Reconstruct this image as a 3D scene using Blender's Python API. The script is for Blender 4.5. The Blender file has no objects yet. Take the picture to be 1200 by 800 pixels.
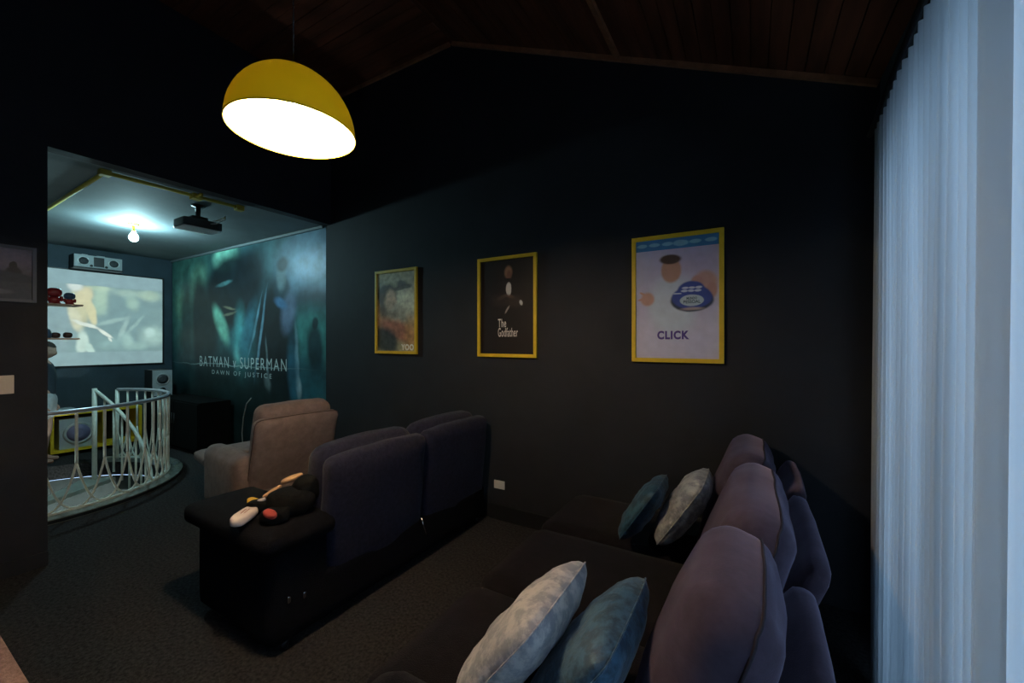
import bpy, bmesh, math, random
from mathutils import Vector, Matrix, noise
random.seed(7)
PI = math.pi
C = bpy.context.scene.collection
scn = bpy.context.scene

# ---------------------------------------------------------------- camera, world, exposure
cam_d = bpy.data.cameras.new('camera'); cam = bpy.data.objects.new('camera', cam_d); C.objects.link(cam)
cam_d.sensor_width = 36.0; cam_d.lens = 476.0 / 1200.0 * 36.0; cam_d.clip_start = 0.02
cam.location = (0, 0, 1.6); cam.rotation_euler = (math.radians(90), 0, math.radians(30.5))
scn.camera = cam
vs = scn.view_settings
scn.display_settings.display_device = 'sRGB'
vs.view_transform = 'Standard'; vs.look = 'None'; vs.gamma = 1.0; vs.use_curve_mapping = False
vs.exposure = 1.2

w = bpy.data.worlds.new('daylight'); scn.world = w; w.use_nodes = True
bgn = w.node_tree.nodes['Background']
bgn.inputs['Color'].default_value = (0.44, 0.66, 0.98, 1); bgn.inputs['Strength'].default_value = 1.05

LAMP_POWER = 290.0      # emission strength of the pendant bulb
BULB_POWER = 340.0      # emission strength of the bare bulb in the back room
SCREEN_POWER = 0.34

# ---------------------------------------------------------------- layout constants
YW = 3.10        # wall with the posters
XP = -4.35       # partition plane / header
XB = -8.72       # screen wall
XR = 0.64        # window wall
YN = -1.6        # wall behind the camera
HB = 3.01        # ceiling height of the back room
XA, HA = -2.50, 4.50   # where the slope starts
HR = HA - 0.445 * (XR - XA)

# ---------------------------------------------------------------- materials
def base_mat(name):
    m = bpy.data.materials.new(name); m.use_nodes = True
    nt = m.node_tree; b = nt.nodes['Principled BSDF']
    return m, nt, b

def mat(name, col, rough=0.8, nscale=0, namt=0.2, bump=0.0, bscale=None, metal=0.0, sheen=0.0, spec=0.5, col2=None, stretch=None, detail=6, coat=0.0):
    m, nt, b = base_mat(name)
    b.inputs['Base Color'].default_value = (*col, 1); b.inputs['Roughness'].default_value = rough
    b.inputs['Metallic'].default_value = metal; b.inputs['Specular IOR Level'].default_value = spec
    b.inputs['Coat Weight'].default_value = coat
    if sheen:
        b.inputs['Sheen Weight'].default_value = sheen; b.inputs['Sheen Roughness'].default_value = 0.4
    if nscale or bump:
        tc = nt.nodes.new('ShaderNodeTexCoord'); src = tc.outputs['Object']
        if stretch:
            mp = nt.nodes.new('ShaderNodeMapping'); mp.inputs['Scale'].default_value = stretch
            nt.links.new(src, mp.inputs['Vector']); src = mp.outputs['Vector']
    if nscale:
        n = nt.nodes.new('ShaderNodeTexNoise'); n.inputs['Scale'].default_value = nscale; n.inputs['Detail'].default_value = detail
        n.inputs['Roughness'].default_value = 0.65
        nt.links.new(src, n.inputs['Vector'])
        r = nt.nodes.new('ShaderNodeValToRGB')
        c2 = col2 or tuple(c * (1 - namt) for c in col)
        c1 = col if col2 else tuple(min(1, c * (1 + namt)) for c in col)
        r.color_ramp.elements[0].position = 0.43 if detail == 8 else 0.35; r.color_ramp.elements[1].position = 0.57 if detail == 8 else 0.65
        r.color_ramp.elements[0].color = (*c2, 1); r.color_ramp.elements[1].color = (*c1, 1)
        nt.links.new(n.outputs['Fac'], r.inputs['Fac']); nt.links.new(r.outputs['Color'], b.inputs['Base Color'])
    if bump:
        n2 = nt.nodes.new('ShaderNodeTexNoise'); n2.inputs['Scale'].default_value = bscale or nscale * 4; n2.inputs['Detail'].default_value = 4
        nt.links.new(src, n2.inputs['Vector'])
        bp = nt.nodes.new('ShaderNodeBump'); bp.inputs['Strength'].default_value = bump; bp.inputs['Distance'].default_value = 0.01
        nt.links.new(n2.outputs['Fac'], bp.inputs['Height']); nt.links.new(bp.outputs['Normal'], b.inputs['Normal'])
    return m

def emit_mat(name, col, strength):
    m, nt, b = base_mat(name)
    b.inputs['Base Color'].default_value = (*col, 1)
    b.inputs['Emission Color'].default_value = (*col, 1); b.inputs['Emission Strength'].default_value = strength
    return m

def print_mat(name, bg, blobs, aspect=1.0, warp=0.03, wscale=4, grad=None, emit=None, rough=0.5, grain=0.0, spec=0.4):
    """flat print laid out on the UV square: blobs = (cx, cy, rx, ry, rot_deg, colour, softness[, 'b'][, opacity])"""
    m, nt, b = base_mat(name); N = nt.nodes; L = nt.links
    b.inputs['Roughness'].default_value = rough; b.inputs['Specular IOR Level'].default_value = spec
    uv = N.new('ShaderNodeUVMap')
    sc = N.new('ShaderNodeVectorMath'); sc.operation = 'MULTIPLY'; sc.inputs[1].default_value = (aspect, 1, 1)
    L.new(uv.outputs['UV'], sc.inputs[0])
    ns = N.new('ShaderNodeTexNoise'); ns.inputs['Scale'].default_value = wscale; ns.inputs['Detail'].default_value = 5
    L.new(sc.outputs[0], ns.inputs['Vector'])
    sb = N.new('ShaderNodeVectorMath'); sb.operation = 'SUBTRACT'; sb.inputs[1].default_value = (.5, .5, .5)
    L.new(ns.outputs['Color'], sb.inputs[0])
    ms = N.new('ShaderNodeVectorMath'); ms.operation = 'SCALE'; ms.inputs['Scale'].default_value = warp
    L.new(sb.outputs[0], ms.inputs[0])
    ad = N.new('ShaderNodeVectorMath'); ad.operation = 'ADD'
    L.new(sc.outputs[0], ad.inputs[0]); L.new(ms.outputs[0], ad.inputs[1])
    P = ad.outputs[0]; Pq = sc.outputs[0]
    rgb = N.new('ShaderNodeRGB'); rgb.outputs[0].default_value = (*bg, 1); cur = rgb.outputs[0]
    if grad:
        sx = N.new('ShaderNodeSeparateXYZ'); L.new(P, sx.inputs[0])
        rp = N.new('ShaderNodeValToRGB'); cr = rp.color_ramp
        for i, (p, c) in enumerate(grad):
            e = cr.elements[i] if i < 2 else cr.elements.new(p)
            e.position = p; e.color = (*c, 1)
        L.new(sx.outputs['Y'], rp.inputs['Fac']); cur = rp.outputs['Color']
    for bl in blobs:
        cx, cy, rx, ry, rot, col, soft = bl[:7]
        box = 'b' in bl[7:]; op = [o for o in bl[7:] if not isinstance(o, str)]; op = op[0] if op else 1.0
        mp = N.new('ShaderNodeMapping'); mp.vector_type = 'TEXTURE'
        mp.inputs['Location'].default_value = (cx * aspect, cy, 0); mp.inputs['Rotation'].default_value = (0, 0, math.radians(rot))
        mp.inputs['Scale'].default_value = (rx, ry, 1)
        L.new(Pq if box else P, mp.inputs['Vector'])
        if box:
            s = N.new('ShaderNodeSeparateXYZ'); L.new(mp.outputs[0], s.inputs[0])
            a = N.new('ShaderNodeMath'); a.operation = 'ABSOLUTE'; L.new(s.outputs['X'], a.inputs[0])
            a2 = N.new('ShaderNodeMath'); a2.operation = 'ABSOLUTE'; L.new(s.outputs['Y'], a2.inputs[0])
            d = N.new('ShaderNodeMath'); d.operation = 'MAXIMUM'; L.new(a.outputs[0], d.inputs[0]); L.new(a2.outputs[0], d.inputs[1]); dist = d.outputs[0]
        else:
            fl = N.new('ShaderNodeVectorMath'); fl.operation = 'MULTIPLY'; fl.inputs[1].default_value = (1, 1, 0); L.new(mp.outputs[0], fl.inputs[0])
            d = N.new('ShaderNodeVectorMath'); d.operation = 'LENGTH'; L.new(fl.outputs[0], d.inputs[0]); dist = d.outputs['Value']
        mr = N.new('ShaderNodeMapRange'); mr.interpolation_type = 'SMOOTHSTEP'
        mr.inputs['From Min'].default_value = 1 + soft; mr.inputs['From Max'].default_value = 1 - soft
        mr.inputs['To Min'].default_value = 0; mr.inputs['To Max'].default_value = op
        L.new(dist, mr.inputs['Value'])
        mx = N.new('ShaderNodeMix'); mx.data_type = 'RGBA'; mx.inputs['B'].default_value = (*col, 1) if False else (0, 0, 0, 1)
        mx.inputs[7].default_value = (*col, 1)
        L.new(mr.outputs['Result'], mx.inputs[0]); L.new(cur, mx.inputs[6]); cur = mx.outputs[2]
    if grain:
        g = N.new('ShaderNodeTexNoise'); g.inputs['Scale'].default_value = 14; g.inputs['Detail'].default_value = 6; L.new(Pq, g.inputs['Vector'])
        gm = N.new('ShaderNodeMapRange'); gm.inputs['From Min'].default_value = .3; gm.inputs['From Max'].default_value = .7
        gm.inputs['To Min'].default_value = 1 - grain; gm.inputs['To Max'].default_value = 1 + grain; L.new(g.outputs['Fac'], gm.inputs['Value'])
        v = N.new('ShaderNodeVectorMath'); v.operation = 'SCALE'; L.new(cur, v.inputs[0]); L.new(gm.outputs['Result'], v.inputs['Scale']); cur = v.outputs[0]
    if emit:
        b.inputs['Base Color'].default_value = (.22, .22, .22, 1)
        L.new(cur, b.inputs['Emission Color']); b.inputs['Emission Strength'].default_value = emit
    else:
        L.new(cur, b.inputs['Base Color'])
    return m

M = {}
M['wall'] = mat('navy_black_paint', (.0125, .0135, .018), .75, 3, .18, .15, 60)
M['wall_back'] = mat('deep_blue_paint', (.035, .060, .080), .7, 3, .15, .15, 60)
M['ceil_back'] = mat('blue_grey_ceiling_paint', (.135, .165, .175), .8, 2, .1, .1, 50)
M['carpet'] = mat('charcoal_carpet', (.042, .040, .041), .95, 55, .55, .9, 260, spec=.1)
M['plank'] = mat('dark_varnished_wood', (.16, .05, .022), .42, 6, .45, .15, 30, stretch=(1, 1, 1))
M['plank_x'] = mat('dark_varnished_wood_x', (.15, .047, .022), .42, 8, .45, .15, 30, stretch=(.12, 1, 1))
M['plank_y'] = mat('dark_varnished_wood_y', (.15, .047, .022), .42, 8, .45, .15, 30, stretch=(1, .12, 1))
M['batten'] = mat('red_brown_wood_trim', (.36, .15, .07), .45, 10, .3, .1, 40)
M['black'] = mat('black_plastic', (.012, .012, .013), .4)
M['baseboard'] = mat('black_lacquer_board', (.006, .006, .007), .6)
M['yellow'] = mat('yellow_paint', (.78, .53, .02), .5, 8, .08)
M['yellow_dull'] = mat('dull_yellow_paint', (.52, .42, .05), .55, 8, .12)
M['white'] = mat('white_plastic', (.75, .73, .68), .4)
M['cream'] = mat('cream_plastic', (.72, .62, .48), .45)
M['rail'] = mat('white_enamel_steel', (.82, .86, .76), .35, 20, .08)
M['railtop'] = mat('satin_steel_tube', (.50, .52, .58), .3, metal=.5)
M['kerb'] = mat('polished_grey_stone', (.20, .24, .22), .18, 5, .25, .05, 20, coat=.4)
M['kerb_d'] = mat('dark_stone_inlay', (.02, .025, .027), .15, 5, .2)
M['sofa_dark'] = mat('blue_black_chenille', (.019, .019, .038), .9, 40, .3, .5, 240, sheen=.12, spec=.15)
M['sofa_arm'] = mat('black_chenille', (.0055, .0055, .0075), .92, 40, .3, .5, 240, spec=.12)
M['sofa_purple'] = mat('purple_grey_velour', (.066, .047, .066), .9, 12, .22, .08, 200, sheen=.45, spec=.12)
M['sofa_purple'].node_tree.nodes['Principled BSDF'].inputs['Sheen Tint'].default_value = (.80, .68, .95, 1)  # sheen tinted violet to carry the daylight colour along the cushion crests
M['sofa_seat'] = mat('shaded_plum_velour', (.011, .0085, .010), .92, 20, .25, .5, 240, sheen=.08, spec=.08)  # same sofa's fabric, darkened in the colour where the seat lies in shade
M['piping'] = mat('dark_plum_piping', (.025, .018, .028), .9)
M['taupe'] = mat('taupe_suede', (.27, .205, .19), .9, 14, .15, .4, 260, sheen=.1, spec=.2)
M['taupe_d'] = mat('taupe_suede_seam', (.09, .06, .055), .9)
M['pink_taupe'] = mat('rosy_taupe_chenille', (.30, .19, .165), .95, 70, .25, .5, 260, spec=.1)
M['velvet_white'] = mat('pale_crushed_velvet', (.62, .58, .55), .65, 22, .2, .5, 26, sheen=.3, col2=(.34, .33, .35), detail=8)
M['velvet_grey'] = mat('silver_crushed_velvet', (.38, .39, .40), .65, 22, .2, .5, 26, sheen=.3, col2=(.19, .20, .22), detail=8)
M['velvet_blue'] = mat('steel_blue_crushed_velvet', (.050, .125, .20), .6, 24, .2, .5, 28, sheen=.3, col2=(.018, .050, .085), detail=8)
M['velvet_navy'] = mat('deep_teal_crushed_velvet', (.022, .075, .12), .6, 24, .2, .5, 28, sheen=.2, col2=(.006, .028, .05), detail=8)
M['cable'] = mat('black_cable', (.01, .01, .01), .5)
M['chrome'] = mat('bright_metal', (.8, .8, .82), .2, metal=1)
M['silver'] = mat('silver_plastic', (.42, .46, .47), .4)
M['cone'] = mat('speaker_cone', (.05, .055, .06), .5)
M['ring'] = mat('speaker_ring', (.62, .66, .66), .3, metal=.4)
M['skin'] = mat('skin', (.50, .30, .22), .6)
M['hair'] = mat('dark_brown_hair', (.035, .022, .016), .7, 60, .3, .4, 120)
M['shirt'] = mat('slate_blue_cotton', (.025, .04, .055), .85, 30, .1)
M['shorts'] = mat('white_cotton', (.58, .60, .62), .85, 30, .06)
M['cloth_black'] = mat('black_plush_cloth', (.008, .008, .008), .95, 60, .3, .4, 200, spec=.1)
M['cloth_tan'] = mat('tan_felt', (.72, .40, .20), .85, 30, .1)
M['cloth_yellow'] = mat('golden_felt', (.75, .42, .03), .85, 30, .1)
M['cloth_red'] = mat('dull_red_felt', (.40, .05, .04), .85, 30, .1)
M['cloth_white'] = mat('offwhite_felt', (.80, .66, .60), .85, 30, .06, .2, 200)
M['stitch'] = mat('rust_stitching', (.45, .14, .09), .85)
M['toy_red'] = mat('glossy_red_vinyl', (.35, .03, .035), .4)
M['toy_blue'] = mat('glossy_blue_vinyl', (.06, .16, .30), .4)
M['toy_brown'] = mat('dark_brown_vinyl', (.055, .040, .035), .5, 20, .4)
M['toy_white'] = mat('white_vinyl', (.65, .65, .65), .4)
M['shelf'] = mat('pale_wood_board', (.55, .46, .36), .5, 8, .15)
M['violet'] = mat('violet_grey_cone', (.22, .20, .32), .45)
M['tread'] = mat('pale_stone_tread', (.36, .40, .36), .4, 6, .15)
M['shaft'] = mat('dark_shaft_plaster', (.05, .06, .06), .8, 4, .2)

# ---------------------------------------------------------------- mesh helpers
def link(name, me, m, parent=None, loc=None, rot=None, smooth=False):
    if m is not None: me.materials.append(m)
    if smooth:
        for p in me.polygons: p.use_smooth = True
    o = bpy.data.objects.new(name, me); C.objects.link(o)
    if parent: o.parent = parent
    if loc: o.location = loc
    if rot: o.rotation_euler = rot
    return o

def obj(name, bm, m, parent=None, smooth=False, loc=None, rot=None):
    bm.normal_update()
    me = bpy.data.meshes.new(name); bm.to_mesh(me); bm.free()
    return link(name, me, m, parent, loc, rot, smooth)

def thing(name, label, cat, loc=(0, 0, 0), rotz=0, group=None):
    o = bpy.data.objects.new(name, None); C.objects.link(o); o.empty_display_size = .1
    o.location = loc; o.rotation_euler = (0, 0, rotz); o['label'] = label; o['category'] = cat
    if group: o['group'] = group
    return o

def tag(o, label, cat, group=None):
    o['label'] = label; o['category'] = cat
    if group: o['group'] = group
    return o

def struct(o, **k):
    o['kind'] = 'structure'; return o

def abox(bm, x0, x1, y0, y1, z0, z1, bev=0.0):
    r = bmesh.ops.create_cube(bm, size=1)
    vs_ = r['verts']
    for v in vs_:
        v.co = Vector(((x0 + x1) / 2 + v.co.x * (x1 - x0), (y0 + y1) / 2 + v.co.y * (y1 - y0), (z0 + z1) / 2 + v.co.z * (z1 - z0)))
    if bev:
        es = list({e for v in vs_ for e in v.link_edges})
        bmesh.ops.bevel(bm, geom=es, offset=bev, segments=2, affect='EDGES', profile=.7)
    return vs_

def box(name, x0, x1, y0, y1, z0, z1, m, parent=None, bev=0.0, smooth=False):
    bm = bmesh.new(); abox(bm, x0, x1, y0, y1, z0, z1, bev); return obj(name, bm, m, parent, smooth)

def rb_map(u, h, r, puff, wob, seed):
    u = Vector([math.copysign(abs(c) ** .8 if abs(c) < 1 else 1, c) for c in u])
    p = Vector((u.x * h.x, u.y * h.y, u.z * h.z))
    q = Vector([max(-(h[i] - r), min(h[i] - r, p[i])) for i in range(3)])
    d = p - q
    if d.length > 1e-9:
        p = q + d.normalized() * r
    for i in range(3):
        j, k = [a for a in range(3) if a != i]
        if puff[i]:
            p[i] += math.copysign(1, u[i]) * abs(u[i]) * puff[i] * (1 - u[j] ** 2) * (1 - u[k] ** 2)
    if wob:
        p += noise.noise_vector(p * 7 + Vector((seed * 3.1, seed, 0))) * wob
    return p

def rb_bm(sx, sy, sz, r, n=10, puff=(0, 0, 0), wob=0.0, seed=0):
    """rounded, slightly stuffed box centred on the origin"""
    bm = bmesh.new(); bmesh.ops.create_cube(bm, size=2)
    bmesh.ops.subdivide_edges(bm, edges=bm.edges[:], cuts=n, use_grid_fill=True)
    h = Vector((sx / 2, sy / 2, sz / 2)); r = min(r, min(h) * .999)
    for v in bm.verts:
        v.co = rb_map(v.co.copy(), h, r, puff, wob, seed)
    return bm

def seam_loop(name, s, r, puff, wob, seed, ux, m, parent, rad=.0045):
    """welt running round a stuffed box on its real surface, at the fraction ux of its depth"""
    h = Vector((s[0] / 2, s[1] / 2, s[2] / 2)); r = min(r, min(h) * .999); pts = []
    n = 14
    for a, b_ in [(-1 + 2 * i / n, -1) for i in range(n)] + [(1, -1 + 2 * i / n) for i in range(n)] + [(1 - 2 * i / n, 1) for i in range(n)] + [(-1, 1 - 2 * i / n) for i in range(n)]:
        p = rb_map(Vector((ux, a, b_)), h, r, puff, wob, seed)
        pts.append(p + Vector((0, a, b_)).normalized() * .0015)
    return tube(name, pts, rad, m, parent, 6, True)

def rbox(name, c, s, r, m, parent=None, rot=None, puff=(0, 0, 0), wob=0.0, n=10, seed=0):
    bm = rb_bm(*s, r, n, puff, wob, seed)
    return obj(name, bm, m, parent, True, c, rot)

def tube_bm(pts, rad, seg=8, closed=False, bm=None):
    bm = bm or bmesh.new(); pts = [Vector(p) for p in pts]; n = len(pts); rings = []
    up = None
    for i, p in enumerate(pts):
        a = pts[(i - 1) % n] if (closed or i > 0) else p
        b = pts[(i + 1) % n] if (closed or i < n - 1) else p
        t = (b - a).normalized()
        if up is None:
            up = Vector((0, 0, 1)) if abs(t.z) < .9 else Vector((1, 0, 0))
        s = t.cross(up)
        if s.length < 1e-4: s = t.cross(Vector((1, 0, 0)))
        s.normalize(); up = s.cross(t).normalized()
        rr = rad[i] if isinstance(rad, (list, tuple)) else rad
        rings.append([bm.verts.new(p + (s * math.cos(2 * PI * k / seg) + up * math.sin(2 * PI * k / seg)) * rr) for k in range(seg)])
    for i in range(n if closed else n - 1):
        A, B = rings[i], rings[(i + 1) % n]
        for k in range(seg):
            bm.faces.new((A[k], A[(k + 1) % seg], B[(k + 1) % seg], B[k]))
    if not closed:
        bm.faces.new(rings[0][::-1]); bm.faces.new(rings[-1])
    bmesh.ops.recalc_face_normals(bm, faces=bm.faces[:])
    return bm

def tube(name, pts, rad, m, parent=None, seg=8, closed=False):
    return obj(name, tube_bm(pts, rad, seg, closed), m, parent, True)

def lathe_bm(prof, seg=32, close=True):
    bm = bmesh.new(); rings = []
    for r, z in prof:
        if r < 1e-6: rings.append([bm.verts.new((0, 0, z))])
        else: rings.append([bm.verts.new((r * math.cos(2 * PI * k / seg), r * math.sin(2 * PI * k / seg), z)) for k in range(seg)])
    for A, B in zip(rings, rings[1:]):
        for k in range(seg):
            l = (k + 1) % seg
            if len(A) == 1 and len(B) > 1: bm.faces.new((A[0], B[l], B[k]))
            elif len(B) == 1 and len(A) > 1: bm.faces.new((A[k], A[l], B[0]))
            elif len(A) > 1: bm.faces.new((A[k], A[l], B[l], B[k]))
    bmesh.ops.recalc_face_normals(bm, faces=bm.faces[:])
    return bm

def lathe(name, prof, m, parent=None, seg=32, loc=None, rot=None):
    return obj(name, lathe_bm(prof, seg), m, parent, True, loc, rot)

def quad_uv(name, corners, m, parent=None):
    """corners: lower-left, lower-right, upper-right, upper-left"""
    me = bpy.data.meshes.new(name); me.from_pydata([Vector(c) for c in corners], [], [(0, 1, 2, 3)])
    uvl = me.uv_layers.new(name='UVMap')
    for l, uv in zip(uvl.data, ((0, 0), (1, 0), (1, 1), (0, 1))): l.uv = uv
    return link(name, me, m, parent)

def text_mesh(name, body, width, height, m, parent, origin, xdir, zdir=Vector((0, 0, 1)), bold=0.0, out=Vector((0, -1, 0)), spacing=1.0):
    """flat lettering: fitted into width x height, lower-left at origin, running along xdir"""
    cu = bpy.data.curves.new(name, 'FONT'); cu.body = body; cu.size = 1; cu.offset = bold; cu.space_character = spacing
    cu.fill_mode = 'FRONT' if hasattr(cu, 'fill_mode') else cu.fill_mode
    to = bpy.data.objects.new('tmp_text', cu); C.objects.link(to)
    dg = bpy.context.evaluated_depsgraph_get(); dg.update()
    me = bpy.data.meshes.new_from_object(to.evaluated_get(dg)); bpy.data.objects.remove(to)
    xs = [v.co.x for v in me.vertices]; ys = [v.co.y for v in me.vertices]
    x0, x1, y0, y1 = min(xs), max(xs), min(ys), max(ys)
    for v in me.vertices:
        a = (v.co.x - x0) / (x1 - x0) * width; b = (v.co.y - y0) / (y1 - y0) * height
        v.co = Vector(origin) + xdir * a + zdir * b
    me.materials.clear(); me.name = name
    return link(name, me, m, parent)

def letters(name, body, width, height, m, parent, origin, xdir, **k):
    """lettering as one small mesh per printed character"""
    o = text_mesh(name, body, width, height, m, None, origin, xdir, **k)
    bm = bmesh.new(); bm.from_mesh(o.data); bpy.data.objects.remove(o)
    left = set(bm.faces); n = 0
    bm.faces.ensure_lookup_table()
    while left:
        f0 = min(left, key=lambda f: f.index); isl = {f0}; stack = [f0]
        while stack:
            for v in stack.pop().verts:
                for g in v.link_faces:
                    if g not in isl: isl.add(g); stack.append(g)
        left -= isl
        vid = {}; vs2 = []; fs2 = []
        for f in isl:
            for v in f.verts:
                if v not in vid: vid[v] = len(vs2); vs2.append(v.co.copy())
            fs2.append([vid[v] for v in f.verts])
        me = bpy.data.meshes.new(name); me.from_pydata(vs2, [], fs2); link(name, me, m, parent)
    bm.free()

# ---------------------------------------------------------------- room shell
# floor with the round stair opening
SC = Vector((-6.62, 1.02, 0)); SR = 1.20
bm = bmesh.new()
outer = [(XB - .15, YN - .15), (XR + .15, YN - .15), (XR + .15, YW + .15), (XB - .15, YW + .15)]
ov = [bm.verts.new((x, y, 0)) for x, y in outer]
es = [bm.edges.new((ov[i], ov[(i + 1) % 4])) for i in range(4)]
cv = [bm.verts.new((SC.x + SR * math.cos(2 * PI * k / 64), SC.y + SR * math.sin(2 * PI * k / 64), 0)) for k in range(64)]
ce = [bm.edges.new((cv[i], cv[(i + 1) % 64])) for i in range(64)]
bmesh.ops.triangle_fill(bm, edges=es + ce, use_beauty=True)
bmesh.ops.delete(bm, geom=[f for f in bm.faces if (f.calc_center_median() - SC).length < SR * .8 and all((v.co - SC).length < SR + .01 for v in f.verts)], context='FACES')
for f in bm.faces:
    if f.normal.z < 0: f.normal_flip()
ret = bmesh.ops.extrude_face_region(bm, geom=bm.faces[:])
for v in [g for g in ret['geom'] if isinstance(g, bmesh.types.BMVert)]: v.co.z -= .18
bmesh.ops.recalc_face_normals(bm, faces=bm.faces[:])
struct(obj('floor', bm, M['carpet']))

# walls
struct(box('wall_front', XB - .15, XR + .15, YW, YW + .15, 0, HA + .2, M['wall']))
struct(box('wall_rear', XB - .15, XR + .15, YN - .15, YN, 0, HA + .2, M['wall']))
struct(box('wall_left', XB - .15, XB, YN, YW, 0, HB + .1, M['wall_back']))
# partition with the opening and the header above it
bm = bmesh.new()
abox(bm, XP - .12, XP, YN, .82, 0, HA + .02); struct(obj('wall_partition', bm, M['wall']))
struct(box('wall_header', XP - .12, XP, .82, YW, HB - .01, HA + .02, M['wall']))
# window wall with one tall opening
WY0, WY1, WZ1 = -1.45, 2.30, 2.42  # opening lengthened unseen past the camera to bring in more daylight
bm = bmesh.new()
abox(bm, XR, XR + .15, YN, WY0, 0, HR + .3); abox(bm, XR, XR + .15, WY1, YW, 0, HR + .3); abox(bm, XR, XR + .15, WY0, WY1, WZ1, HR + .3)
struct(obj('wall_right', bm, M['wall']))
win = bpy.data.objects.new('window_1', None); C.objects.link(win); win.location = (XR + .07, (WY0 + WY1) / 2, 0); win['kind'] = 'structure'
def wl(o): o.location = Vector(o.location) - Vector(win.location); o.parent = win; return o
for a, b_ in ((WY0, WY0 + .06), ((WY0 + WY1) / 2 - .04, (WY0 + WY1) / 2 + .04), (WY1 - .06, WY1)):
    wl(box('window_stile', XR + .04, XR + .10, a, b_, 0.001, WZ1, M['silver']))
for a, b_ in ((.001, .07), (WZ1 - .06, WZ1)):
    wl(box('window_rail', XR + .045, XR + .095, WY0 + .06, WY1 - .06, a, b_, M['silver']))
gm, gnt, gb = base_mat('window_glass'); gnt.nodes.remove(gb)
tr = gnt.nodes.new('ShaderNodeBsdfTransparent'); tr.inputs[0].default_value = (.93, .96, .96, 1)
gl = gnt.nodes.new('ShaderNodeBsdfGlossy'); gl.inputs['Roughness'].default_value = .02
mx = gnt.nodes.new('ShaderNodeMixShader'); mx.inputs[0].default_value = .06
gnt.links.new(tr.outputs[0], mx.inputs[1]); gnt.links.new(gl.outputs[0], mx.inputs[2]); gnt.links.new(mx.outputs[0], gnt.nodes['Material Output'].inputs[0])
for a, b_ in ((WY0 + .06, (WY0 + WY1) / 2 - .04), ((WY0 + WY1) / 2 + .04, WY1 - .06)):
    wl(box('window_pane', XR + .066, XR + .072, a, b_, .07, WZ1 - .06, gm))

# back-room ceiling (upper room is higher)
struct(box('ceiling_back_room', XB - .15, XP - .12, YN, YW, HB, HB + .1, M['ceil_back']))
# upper ceiling: an Empty carrying backing and planks
ceil = bpy.data.objects.new('ceiling', None); C.objects.link(ceil); ceil['kind'] = 'structure'
bm = bmesh.new(); abox(bm, XP - .12, XA, YN, YW, HA + .02, HA + .08); obj('ceiling_backing', bm, M['black'], ceil)
SL = math.hypot(XR - XA, HA - HR); ang = math.atan2(HA - HR, XR - XA)
sdir = Vector((math.cos(ang), 0, -math.sin(ang))); snor = Vector((math.sin(ang), 0, math.cos(ang)))
def slope_box(name, s0, s1, y0, y1, t0, t1, m, parent):
    bm = bmesh.new(); vs_ = abox(bm, s0, s1, y0, y1, t0, t1)
    for v in vs_:
        s, y, t = v.co; v.co = Vector((XA, y, HA)) + sdir * s + snor * t
    return obj(name, bm, m, parent)
slope_box('ceiling_backing', 0, SL + .15, YN, YW, .02, .08, M['black'], ceil)
pw = .105
k = 0; s = 0.0
while s < SL:
    slope_box('ceiling_plank', s + .003, min(s + pw - .003, SL), YN, YW, 0 + .002 * (k % 3), .02, M['plank_y'], ceil); s += pw; k += 1
y = YN; k = 0
while y < YW:
    box('ceiling_plank', XP, XA, y + .003, min(y + pw - .003, YW), HA + .002 * (k % 3), HA + .02, M['plank_x'], ceil); y += pw; k += 1
# battens on the ceiling and wood strips along the wall
sb = 1.775
slope_box('ceiling_batten', sb - .022, sb + .022, YN, YW, -.022, 0, M['batten'], ceil)
t = slope_box('trim_1', .02, SL, YW - .025, YW, -.035, 0, M['batten'], None); struct(t)
struct(box('trim_2', XP, XA - .02, YW - .025, YW, HA - .035, HA, M['batten']))
# skirting boards
struct(box('baseboard_front', -2.06, -1.14, YW - .018, YW, 0.0, .13, M['baseboard']))
struct(box('baseboard_left', XP, XP + .015, YN, .82, 0.0, .10, M['wall']))
# cornice strip above the mural
struct(box('trim_3', XB + .02, XP - .13, YW - .03, YW - .004, HB - .035, HB - .004, mat('grey_cornice', (.16, .19, .20), .6)))

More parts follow.
